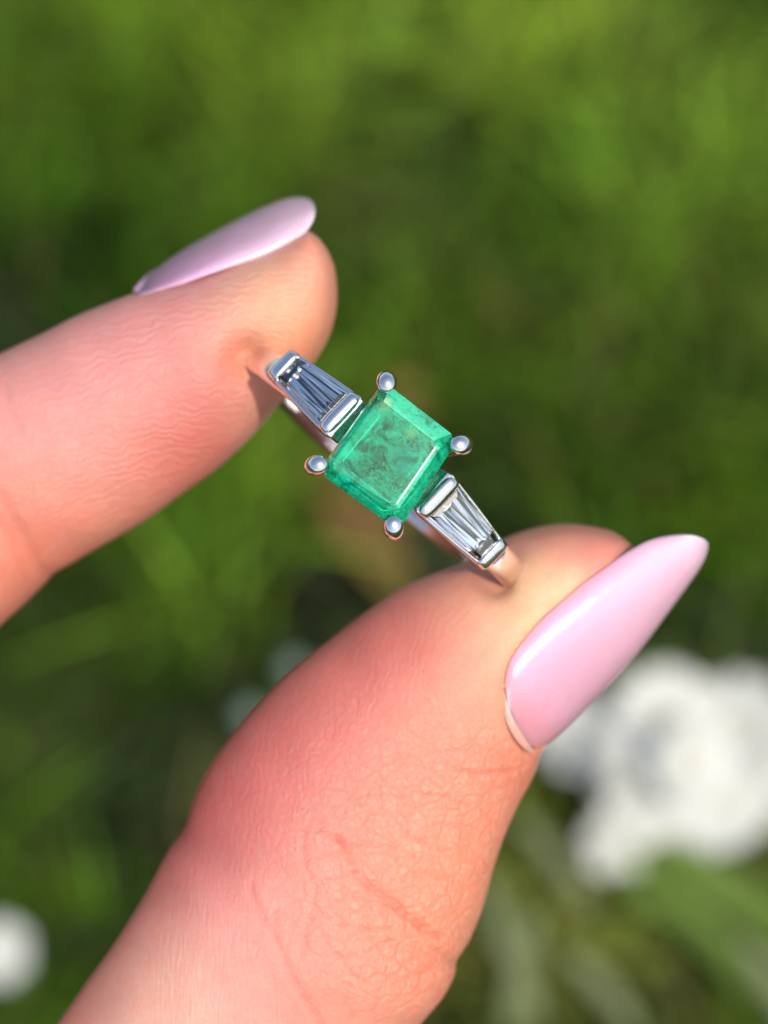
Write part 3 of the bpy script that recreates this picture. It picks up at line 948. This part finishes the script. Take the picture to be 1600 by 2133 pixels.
def sec_pts(r):
    Lp, Rp, zc, f, k = r[:, 0:2], r[:, 2:4], r[:, 4], r[:, 5], r[:, 6]
    ph = np.linspace(0, 2 * np.pi, M, endpoint=False)
    cu, su = np.cos(ph), np.sin(ph)
    mid = (Lp + Rp) / 2; hf = (Lp - Rp) / 2
    P = np.zeros((len(r), M, 3))
    cc = np.sign(cu) * abs(cu) ** .96
    P[:, :, :2] = mid[:, None] + hf[:, None] * cc[None, :, None]
    zz = np.where(su > 0, f[:, None] * abs(su) ** .94, -k[:, None] * abs(su) ** .94)
    P[:, :, 2] = zc[:, None] + zz
    return P


H = sec_pts(full)


def normals(P):
    du = np.gradient(P, axis=0)
    dv = np.roll(P, -1, 1) - np.roll(P, 1, 1)
    n = np.cross(dv, du)
    n /= np.linalg.norm(n, axis=2, keepdims=True) + 1e-9
    return n


NR = normals(H)
mid = H.mean(1, keepdims=True)
if ((H - mid) * NR).sum() < 0: NR = -NR


def topx(P):
    k = S * D / (D - P[..., 2])
    return 800 + P[..., 0] * k, 1066.5 - P[..., 1] * k


PX, PY = topx(H)
front = np.clip(NR[..., 2] * 2.5, 0, 1)
is_thumb = np.zeros(H.shape[:2]); is_thumb[len(A) + 30:] = 1
is_index = np.zeros(H.shape[:2]); is_index[:len(A)] = 1


def g(px, py, rx, ry=None, rot=0.0):
    ry = ry or rx
    dx, dy = PX - px, PY - py
    c, s = math.cos(math.radians(rot)), math.sin(math.radians(rot))
    a, b_ = dx * c + dy * s, -dx * s + dy * c
    return np.exp(-.5 * ((a / rx) ** 2 + (b_ / ry) ** 2))


def crease(pts, width, wob=0):
    """distance field (px) to a polyline -> groove profile"""
    best = np.full(PX.shape, 1e9)
    p = np.array(pts, float)
    sub = hermite(np.c_[p, np.zeros((len(p), 2))], 40)[:, :2]
    for (x0, y0), (x1, y1) in zip(sub[:-1], sub[1:]):
        vx, vy = x1 - x0, y1 - y0
        t = np.clip(((PX - x0) * vx + (PY - y0) * vy) / (vx * vx + vy * vy + 1e-9), 0, 1)
        best = np.minimum(best, (PX - x0 - vx * t) ** 2 + (PY - y0 - vy * t) ** 2)
    return np.exp(-best / (2 * width ** 2))


c6 = lambda pts: [(400 + x / 2.133, 1500 + y / 2.133) for x, y in pts]
CR = [
    (c6([(640, 510), (700, 610), (740, 700), (820, 760), (870, 800), (930, 850), (1010, 910), (1100, 970)]), 7, .16),
    (c6([(820, 760), (900, 820), (1000, 900)]), 18, .07),
    (c6([(560, 485), (600, 500), (630, 515), (680, 545), (780, 550), (900, 565)]), 4.5, .09),
    (c6([(500, 490), (495, 600), (520, 680), (550, 740), (545, 820), (520, 900), (500, 1000), (480, 1060)]), 5, .10),
    (c6([(262, 740), (280, 800), (310, 870), (370, 970), (410, 1060), (450, 1150), (510, 1250), (590, 1380)]), 7, .10),
    (c6([(560, 850), (640, 900), (750, 930), (870, 920)]), 4, .08),
    (c6([(790, 820), (760, 920), (745, 1000)]), 4, .09),
    (c6([(590, 960), (620, 1020), (680, 1070), (720, 1130), (800, 1180)]), 4.5, .09),
    (c6([(840, 730), (860, 670), (930, 620), (1000, 600)]), 4, .07),
    (c6([(940, 700), (1060, 680), (1150, 700), (1220, 740)]), 5, .08),
    (c6([(900, 440), (960, 500), (1060, 560), (1120, 580)]), 4.5, .07),
    (c6([(1130, 200), (1200, 230), (1300, 240), (1420, 225)]), 5, .10),
    (c6([(690, 350), (800, 330), (900, 340), (1000, 330), (1150, 350), (1230, 385)]), 4.5, .07),
    (c6([(640, 1060), (720, 1040), (830, 1010), (900, 960)]), 4, .07),
    (c6([(380, 820), (370, 900), (375, 970)]), 4, .06),
    (c6([(820, 1130), (830, 1200), (800, 1300)]), 4, .06),
    (c6([(900, 1180), (960, 1150), (1050, 1120)]), 4, .06),
    (c6([(700, 1180), (690, 1260), (720, 1330)]), 4, .06),
    (c6([(1010, 910), (1060, 1000), (1150, 1070)]), 5, .08),
    # index finger joint
    ([(101, 1200), (70, 1150), (40, 1100), (5, 1040), (-40, 980)], 9, .07),
    ([(60, 1200), (20, 1130), (-20, 1070)], 7, .05),
    ([(15, 800), (20, 850), (40, 900)], 6, .05),
]
disp = np.zeros(PX.shape); red = np.zeros(PX.shape)
for pts, wd, dp in CR:
    k = crease(pts, wd)
    disp -= k * dp * 1.15 * front
    disp += crease(pts, wd * 2.6) * dp * .22 * front
    red += k * min(1, dp * 5) * front
# wrinkle field on the knuckle as real relief
kn = (g(870, 1850, 190, 240, -25) + g(1000, 1690, 120, 110)) * is_thumb
kn = np.clip(kn * 1.3, 0, 1)


def rnd_field(n, sc_, amp, seed):
    r = np.random.default_rng(seed)
    out = np.zeros(PX.shape)
    for _ in range(n):
        a = r.uniform(0, 2 * np.pi); f = r.uniform(.7, 1.4) / sc_
        out += np.sin((PX * np.cos(a) + PY * np.sin(a)) * f * 2 * np.pi + r.uniform(0, 6.28))
    return out / math.sqrt(n) * amp


disp += rnd_field(9, 46, .012, 3) * kn * front
disp += rnd_field(9, 22, .007, 4) * kn * front
disp += rnd_field(8, 150, .05, 5) * front
# where the metal presses into the pads
for cx, cy, rx in ((510, 742, 42), (1040, 1192, 42)):
    disp -= g(cx, cy, rx * .8) * 1.6 * front
    disp += g(cx, cy, rx * 2.6) * .30 * front
# groove along the nail fold and at the cuticle of the thumb
fold = [(1330, 1128), (1285, 1158), (1230, 1195), (1180, 1240), (1130, 1285), (1090, 1335), (1060, 1375), (1045, 1430), (1060, 1500), (1100, 1560)]
disp -= crease(fold, 9) * .10 * front
disp += crease([(x - 22, y - 20) for x, y in fold[2:8]], 18) * .10 * front
disp += crease([(1022, 1450), (1040, 1515), (1080, 1570), (1105, 1590)], 12) * .12 * front
H2 = H + NR * disp[..., None]

# skin tone painted by region (blood flush, blanched pads, painted ring shadow and thumb shade)
K = 0.79
base = lin(232, 158, 138)
tone = np.tile(base, PX.shape + (1,))
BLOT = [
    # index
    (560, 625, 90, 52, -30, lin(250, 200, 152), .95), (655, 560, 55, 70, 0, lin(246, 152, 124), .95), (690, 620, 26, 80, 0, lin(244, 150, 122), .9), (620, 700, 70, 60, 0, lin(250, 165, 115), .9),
    (505, 745, 38, 34, 0, lin(235, 115, 45), .95), (420, 890, 85, 110, 20, lin(212, 100, 88), .95), (350, 940, 80, 60, 0, lin(226, 116, 100), .7),  # reds beside the band paint in the ring's soft shadow
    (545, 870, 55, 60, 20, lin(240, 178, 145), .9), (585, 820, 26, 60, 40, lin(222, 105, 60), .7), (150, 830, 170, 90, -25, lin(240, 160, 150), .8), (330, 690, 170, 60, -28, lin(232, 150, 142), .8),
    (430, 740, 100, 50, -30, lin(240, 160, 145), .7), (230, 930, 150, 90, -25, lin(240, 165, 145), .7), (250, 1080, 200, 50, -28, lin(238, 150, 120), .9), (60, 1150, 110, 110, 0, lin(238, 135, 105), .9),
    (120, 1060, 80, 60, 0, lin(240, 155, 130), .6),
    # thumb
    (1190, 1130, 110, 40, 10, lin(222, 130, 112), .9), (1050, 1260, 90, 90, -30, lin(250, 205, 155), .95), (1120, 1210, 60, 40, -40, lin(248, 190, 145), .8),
    (1110, 1310, 60, 40, -45, lin(250, 185, 135), .8), (1000, 1205, 38, 26, 10, lin(214, 100, 70), .9), (930, 1190, 90, 26, -15, lin(215, 130, 118), .8), (880, 1320, 140, 70, -25, lin(216, 112, 100), .9), (740, 1450, 170, 80, -35, lin(220, 120, 108), .85),  # darkest red, next to the band, paints in its contact shadow
    (520, 1600, 110, 80, -50, lin(214, 108, 102), .95), (420, 1720, 70, 80, -30, lin(206, 98, 90), .9), (480, 1780, 110, 60, -40, lin(215, 120, 112), .6), (340, 1830, 60, 140, 30, lin(208, 110, 98), .7),  # deeper reds paint in the shaded left side of the thumb
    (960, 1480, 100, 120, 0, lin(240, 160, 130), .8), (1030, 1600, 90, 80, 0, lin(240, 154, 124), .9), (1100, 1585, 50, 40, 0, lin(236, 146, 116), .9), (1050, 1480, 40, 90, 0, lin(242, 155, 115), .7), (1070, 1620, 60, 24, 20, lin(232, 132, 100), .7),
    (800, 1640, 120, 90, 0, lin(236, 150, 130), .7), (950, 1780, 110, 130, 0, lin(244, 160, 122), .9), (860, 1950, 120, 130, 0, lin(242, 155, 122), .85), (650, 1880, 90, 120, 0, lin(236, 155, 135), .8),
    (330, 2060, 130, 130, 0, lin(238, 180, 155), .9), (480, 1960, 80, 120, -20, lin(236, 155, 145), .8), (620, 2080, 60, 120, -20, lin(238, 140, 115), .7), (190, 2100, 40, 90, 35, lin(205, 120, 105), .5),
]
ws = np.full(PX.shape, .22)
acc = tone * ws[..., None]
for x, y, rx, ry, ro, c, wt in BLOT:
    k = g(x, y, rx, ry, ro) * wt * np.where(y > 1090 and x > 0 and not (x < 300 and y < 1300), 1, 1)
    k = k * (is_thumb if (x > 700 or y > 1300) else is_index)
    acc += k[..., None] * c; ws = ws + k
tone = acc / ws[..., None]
rk = np.clip(red, 0, 1)[..., None]
tone = tone * (1 - rk * np.array([.04, .20, .24]))
tone = tone * np.where(is_index > 0, .93, 1.0)[..., None]
tone = np.clip(tone * K * np.array([.93, 1.02, 1.08]), 0, 1)

def nail_grid(st, t0, t1, dzn=0.0, n=150, m=70):
    """st rows: left edge px, right edge px, z left, z right, bulge"""
    R_ = []
    for a, b_, c, d, zl, zr, bl in st:
        L_, Rr = V(a, b_, zl + dzn), V(c, d, zr + dzn)
        R_.append([L_[0], L_[1], Rr[0], Rr[1], zl + dzn, zr + dzn, bl])
    C = hermite(R_, n)
    T = np.linspace(t0, t1, m)
    ulo = -1.0 if t0 <= 0 else -math.cos(t0)
    uhi = 1.0 if t1 >= math.pi else -math.cos(t1)
    zo = math.sin(t0) if t0 > 0 else max(0, math.sin(t1))
    P = np.zeros((n, m, 3))
    for i, c in enumerate(C):
        Lp = np.array([c[0], c[1], c[4]]); Rp = np.array([c[2], c[3], c[5]])
        mid = (Lp + Rp) / 2
        u = -1 + 2 * (-np.cos(T) - ulo) / (uhi - ulo)
        P[i] = mid + (Rp - Lp)[None] / 2 * u[:, None] + np.array([0, 0, 1.0]) * (c[6] * (np.sin(T) - zo))[:, None]
    return P


THN = [
    (1070, 1498, 1096, 1545, -5.95, -7.6, .5), (1061, 1476, 1104, 1553, -5.9, -8.6, 1.0), (1055, 1450, 1120, 1558, -5.9, -9.8, 1.6), (1052, 1422, 1143, 1552, -5.9, -10.8, 2.2), (1056, 1396, 1172, 1530, -5.85, -11.3, 2.8), (1066, 1370, 1207, 1497, -5.9, -11.8, 3.2), (1089, 1336, 1246, 1458, -6.1, -12, 3.6),
    (1128, 1290, 1289, 1413, -6.4, -12, 3.9), (1175, 1248, 1331, 1366, -6.8, -12, 4.0), (1222, 1209, 1370, 1316, -7.3, -12, 3.9), (1267, 1177, 1402, 1272, -7.9, -12, 3.7),
    (1315, 1144, 1435, 1226, -8.6, -12, 3.3), (1362, 1122, 1461, 1187, -9.2, -12, 2.7), (1408, 1114, 1474, 1158, -9.8, -12, 1.9), (1445, 1115, 1477, 1142, -9.8, -11.8, 1.0), (1464, 1121, 1476, 1131, -10.2, -11.2, .3),
]
IXN = [
    # upper silhouette, lower boundary at the skin
    (285, 612, 290, 612, -17, -12.5, .3), (303, 580, 322, 606, -18, -11.5, 1.2), (335, 551, 368, 595, -18.5, -10.8, 2.0), (385, 516, 430, 574, -18.8, -10.4, 2.6), (440, 484, 492, 553, -19, -10.4, 3.0),
    (500, 452, 556, 530, -19, -10.6, 3.0), (555, 426, 604, 505, -19, -10.9, 2.9), (595, 412, 636, 485, -18.6, -11.5, 2.4), (626, 409, 652, 462, -18, -12.3, 1.7), (646, 415, 657, 442, -17, -13.3, .8), (653, 423, 656, 430, -16, -14.5, .2),
]
PT = nail_grid(THN, 0.5, math.pi + .5, dzn=-0.88)
PI_ = nail_grid(IXN, -.9, math.pi - .35, dzn=-1.2)


def tuck(Hh, P, clear, sel, fold_side=1):
    """press the nail bed's skin just under the plate"""
    Q = P[::2, ::2].reshape(-1, 3)
    # clearance grows from nothing at the fold to its full value under the plate
    vv_ = np.linspace(0, 1, P.shape[1])[::2]
    e = np.minimum(np.clip(vv_ / .18, 0, 1), np.clip((1 - vv_) / .18, 0, 1)) if fold_side == 0 else np.clip(vv_ / .15, 0, 1)
    uu_ = np.clip(np.linspace(0, 1, P.shape[0])[::2] / .10, 0, 1)
    CL = (uu_[:, None] * e[None]).ravel() * clear + .10
    Q0 = P[::2, ::2]
    fr = Hh[..., 2] > Q[:, 2].min() - 4
    lo, hi = Q[:, :2].min(0) - .6, Q[:, :2].max(0) + .6
    ok = (sel > 0) & fr & (Hh[..., 0] > lo[0]) & (Hh[..., 0] < hi[0]) & (Hh[..., 1] > lo[1]) & (Hh[..., 1] < hi[1])
    idx = np.argwhere(ok)
    for c0 in range(0, len(idx), 2000):
        ii = idx[c0:c0 + 2000]
        p = Hh[ii[:, 0], ii[:, 1]]
        d = (p[:, None, 0] - Q[None, :, 0]) ** 2 + (p[:, None, 1] - Q[None, :, 1]) ** 2
        k = d.argmin(1)
        hit = d[np.arange(len(k)), k] < .16 ** 2
        nz = np.where(hit, np.minimum(p[:, 2], Q[k, 2] - CL[k]), p[:, 2])
        Hh[ii[:, 0], ii[:, 1], 2] = nz
    return Hh


H2 = tuck(H2, PT, .5, is_thumb)
H2 = tuck(H2, PI_, .5, is_index, 0)
hand = grid_mesh('hand', H2, SKIN)
fix_normals(hand)
hand.matrix_world = HANDM
me = hand.data
nv = len(me.vertices)
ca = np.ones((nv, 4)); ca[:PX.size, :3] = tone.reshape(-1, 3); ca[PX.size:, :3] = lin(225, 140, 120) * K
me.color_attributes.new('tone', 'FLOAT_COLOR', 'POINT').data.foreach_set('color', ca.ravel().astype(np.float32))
rl = np.zeros((nv, 4)); rl[:, 3] = 1
rel = np.zeros(PX.shape + (3,))
rel[..., 0] = np.clip(kn + .35 * g(60, 1150, 150, 120) * is_index, 0, 1)
rel[..., 1] = np.clip(g(800, 1350, 260, 120, -35) * is_thumb + g(470, 1620, 130, 150) * is_thumb + 2.4 * (g(300, 930, 230, 170, -30) + g(470, 660, 170, 80, -25)) * is_index, 0, 2.4)
rel[..., 2] = np.clip(g(380, 1990, 170, 200) * is_thumb + .5 * g(980, 1500, 140, 200) * is_thumb + .8 * g(230, 880, 300, 200) * is_index, 0, 1)
rl[:PX.size, :3] = rel.reshape(-1, 3)
me.color_attributes.new('relief', 'FLOAT_COLOR', 'POINT').data.foreach_set('color', rl.ravel().astype(np.float32))
# ridge coordinate: rings round the pads
rd = np.zeros(nv)
ti = np.hypot((PX - 1250) * 1.0, (PY - 1700) * .55) / S
ii = np.hypot((PX - 480) * .8, (PY - 1500)) / S
rd[:PX.size] = np.where(is_thumb > 0, ti, ii).ravel()
me.attributes.new('ridge', 'FLOAT', 'POINT').data.foreach_set('value', rd.astype(np.float32))
tag(hand, 'hand with long pale pink nails pinching the ring between index finger and thumb', 'hand')


# the rest of the hand beside the frame: curled fingers, palm and wrist, in the same mesh
def limb(pts, n=60, m=40):
    C = hermite([(p[0], p[1], p[2], 0, p[3], p[4]) for p in pts], n)
    P = []
    for i, c in enumerate(C):
        t = C[min(i + 1, n - 1), :3] - C[max(i - 1, 0), :3]; t /= np.linalg.norm(t)
        a = np.cross(t, [0, 0, 1.0]); a /= np.linalg.norm(a) + 1e-9
        b_ = np.cross(a, t)
        P.append([c[:3] + a * c[4] * math.cos(u) + b_ * c[5] * math.sin(u) for u in np.linspace(0, 2 * math.pi, m + 1)[:-1]])
    return np.array(P)


def mm(px, py, z): return [(px - 800) / S, -(py - 1066.5) / S, z]


extra = [
    limb([(*mm(-1300, 2900, -34), 8, 8), (*mm(-1250, 2300, -42), 8.3, 8.3), (*mm(-1000, 1750, -46), 8, 8), (*mm(-760, 1500, -44), 7.5, 7.5), (*mm(-560, 1700, -38), 7, 7), (*mm(-520, 2050, -34), 6.8, 6.6), (*mm(-600, 2300, -32), 5.6, 5.4), (*mm(-640, 2390, -31.5), 2.5, 2.4), (*mm(-650, 2410, -31.4), .3, .3)]),
    limb([(*mm(-1450, 3000, -46), 8, 8), (*mm(-1500, 2500, -56), 8, 8), (*mm(-1250, 2000, -60), 7.8, 7.8), (*mm(-1000, 1850, -56), 7.2, 7.2), (*mm(-820, 2100, -48), 6.8, 6.8), (*mm(-800, 2400, -44), 6.4, 6.2), (*mm(-860, 2600, -42), 5, 5), (*mm(-890, 2680, -42), .3, .3)]),
    limb([(*mm(-1600, 3150, -56), 7.5, 7.5), (*mm(-1700, 2800, -66), 7, 7), (*mm(-1550, 2400, -70), 6.6, 6.6), (*mm(-1300, 2250, -66), 6.2, 6.2), (*mm(-1120, 2450, -58), 6, 6), (*mm(-1110, 2650, -54), 5.4, 5.2), (*mm(-1150, 2800, -52), 3.6, 3.6), (*mm(-1170, 2850, -52), .3, .3)]),
    limb([(*mm(-1000, 2650, -30), 9, 8), (*mm(-1150, 2900, -36), 17, 20), (*mm(-1200, 3300, -40), 22, 26), (*mm(-1400, 3900, -42), 24, 26), (*mm(-1750, 4500, -44), 19, 25), (*mm(-2050, 5000, -46), 17, 25), (*mm(-2600, 6000, -50), 20, 28)], 80, 48),
]
import bmesh
bm = bmesh.new(); bm.from_mesh(me)
lay_t = bm.verts.layers.float_color.get('tone')
for P in extra:
    n, m = P.shape[:2]
    vv = [[bm.verts.new(Vector(P[i, j]) * .001) for j in range(m)] for i in range(n)]
    for r in vv:
        for v in r: v[lay_t] = (*(lin(228, 148, 125) * K), 1)
    ff = []
    for i in range(n - 1):
        for j in range(m):
            ff.append(bm.faces.new((vv[i][j], vv[i][(j + 1) % m], vv[i + 1][(j + 1) % m], vv[i + 1][j])))
    ff.append(bm.faces.new(vv[0][::-1])); ff.append(bm.faces.new(vv[-1]))
    for f in ff: f.smooth = True
    bmesh.ops.recalc_face_normals(bm, faces=ff)
bm.to_mesh(me); bm.free()


# ------------------------------------------------------------------ nails
def nail(name, P, label, tone_fn, thick=.38, thin=True):
    du = np.gradient(P, axis=0); dv = np.gradient(P, axis=1)
    nn = np.cross(du, dv); nn /= np.linalg.norm(nn, axis=2, keepdims=True) + 1e-9
    if nn[..., 2].mean() < 0: nn = -nn
    # closed shell: outer then inner, rounded rim
    uth = np.clip(np.minimum(np.linspace(0, 1, P.shape[0]) / .09, np.linspace(1, 0, P.shape[0]) / .04), 0, 1)
    uth = uth if thin else 1 + 0 * uth
    Q = P - nn * (thick * (.10 + .90 * uth))[:, None, None]
    ring_ = np.concatenate([P, Q[:, ::-1]], axis=1)
    o = grid_mesh(name, ring_, NAIL, hand, capA=True, capB=True)
    fix_normals(o)
    px, py = topx(ring_)
    tn = tone_fn(px, py)
    nvv = len(o.data.vertices)
    ca = np.ones((nvv, 4)); ca[:, :3] = tn.reshape(-1, 3).mean(0); ca[:tn.shape[0] * tn.shape[1], :3] = tn.reshape(-1, 3)
    o.data.color_attributes.new('tone', 'FLOAT_COLOR', 'POINT').data.foreach_set('color', ca.ravel().astype(np.float32))
    o['label'] = label
    return o


def tone_thumb(px, py):
    t = ((px - 1085) * .745 - (py - 1500) * .667) / 530           # 0 base .. 1 tip
    t = np.clip(t, 0, 1)[..., None]
    c = lin(240, 180, 202) * (1 - t) + lin(248, 206, 224) * t
    rim = np.exp(-(t / .09) ** 2)
    c = c * (1 - rim) + lin(232, 165, 175) * rim
    tip = np.clip((t - .86) / .14, 0, 1)
    c = c * (1 - .5 * tip) + lin(245, 225, 240) * .5 * tip
    return c * np.array([.76, .70, .71])


def tone_index(px, py):
    t = np.clip((px - 285) / 370, 0, 1)[..., None]
    return (lin(232, 166, 206) * (1 - t) + lin(250, 208, 224) * t) * .80


nail('fingernail', PT, 'long pointed pale pink nail of the thumb', tone_thumb)
nail('fingernail', PI_, 'long pale lilac pink nail of the index finger seen from its side', tone_index, thin=False)


# pale cuticle round the base of the thumb nail
CU = [(1045, 1414), (1047, 1448), (1057, 1487), (1074, 1523), (1094, 1551), (1113, 1568)]
cz = [-7.05, -6.84, -6.84, -7.04, -7.6, -8.7]
CUP = hermite([[*V(x, y, z)[:3], 0] for (x, y), z in zip(CU, cz)], 60)[:, :3]
cm, nt, b = nodes('cuticle_skin')
b.inputs['Base Color'].default_value = (.56, .27, .21, 1)
b.inputs['Subsurface Weight'].default_value = 1; b.inputs['Subsurface Radius'].default_value = (1, .5, .4); b.inputs['Subsurface Scale'].default_value = .0008
b.inputs['Roughness'].default_value = .4
P = []
for i, c in enumerate(CUP):
    t = CUP[min(i + 1, 59)] - CUP[max(i - 1, 0)]; t /= np.linalg.norm(t)
    a = np.cross(t, [0, 0, 1.0]); a /= np.linalg.norm(a)
    r = .21 * math.sin(math.pi * (i + .3) / 59.6) ** .6 + .01
    P.append([c + a * r * 1.3 * math.cos(u) + np.array([0, 0, 1.0]) * r * .28 * math.sin(u) for u in np.linspace(0, 2 * math.pi, 17)[:-1]])
cut_o = fix_normals(grid_mesh('cuticle', np.array(P), cm, hand))
cut_o['label'] = 'pale raised cuticle at the base of the thumb nail'
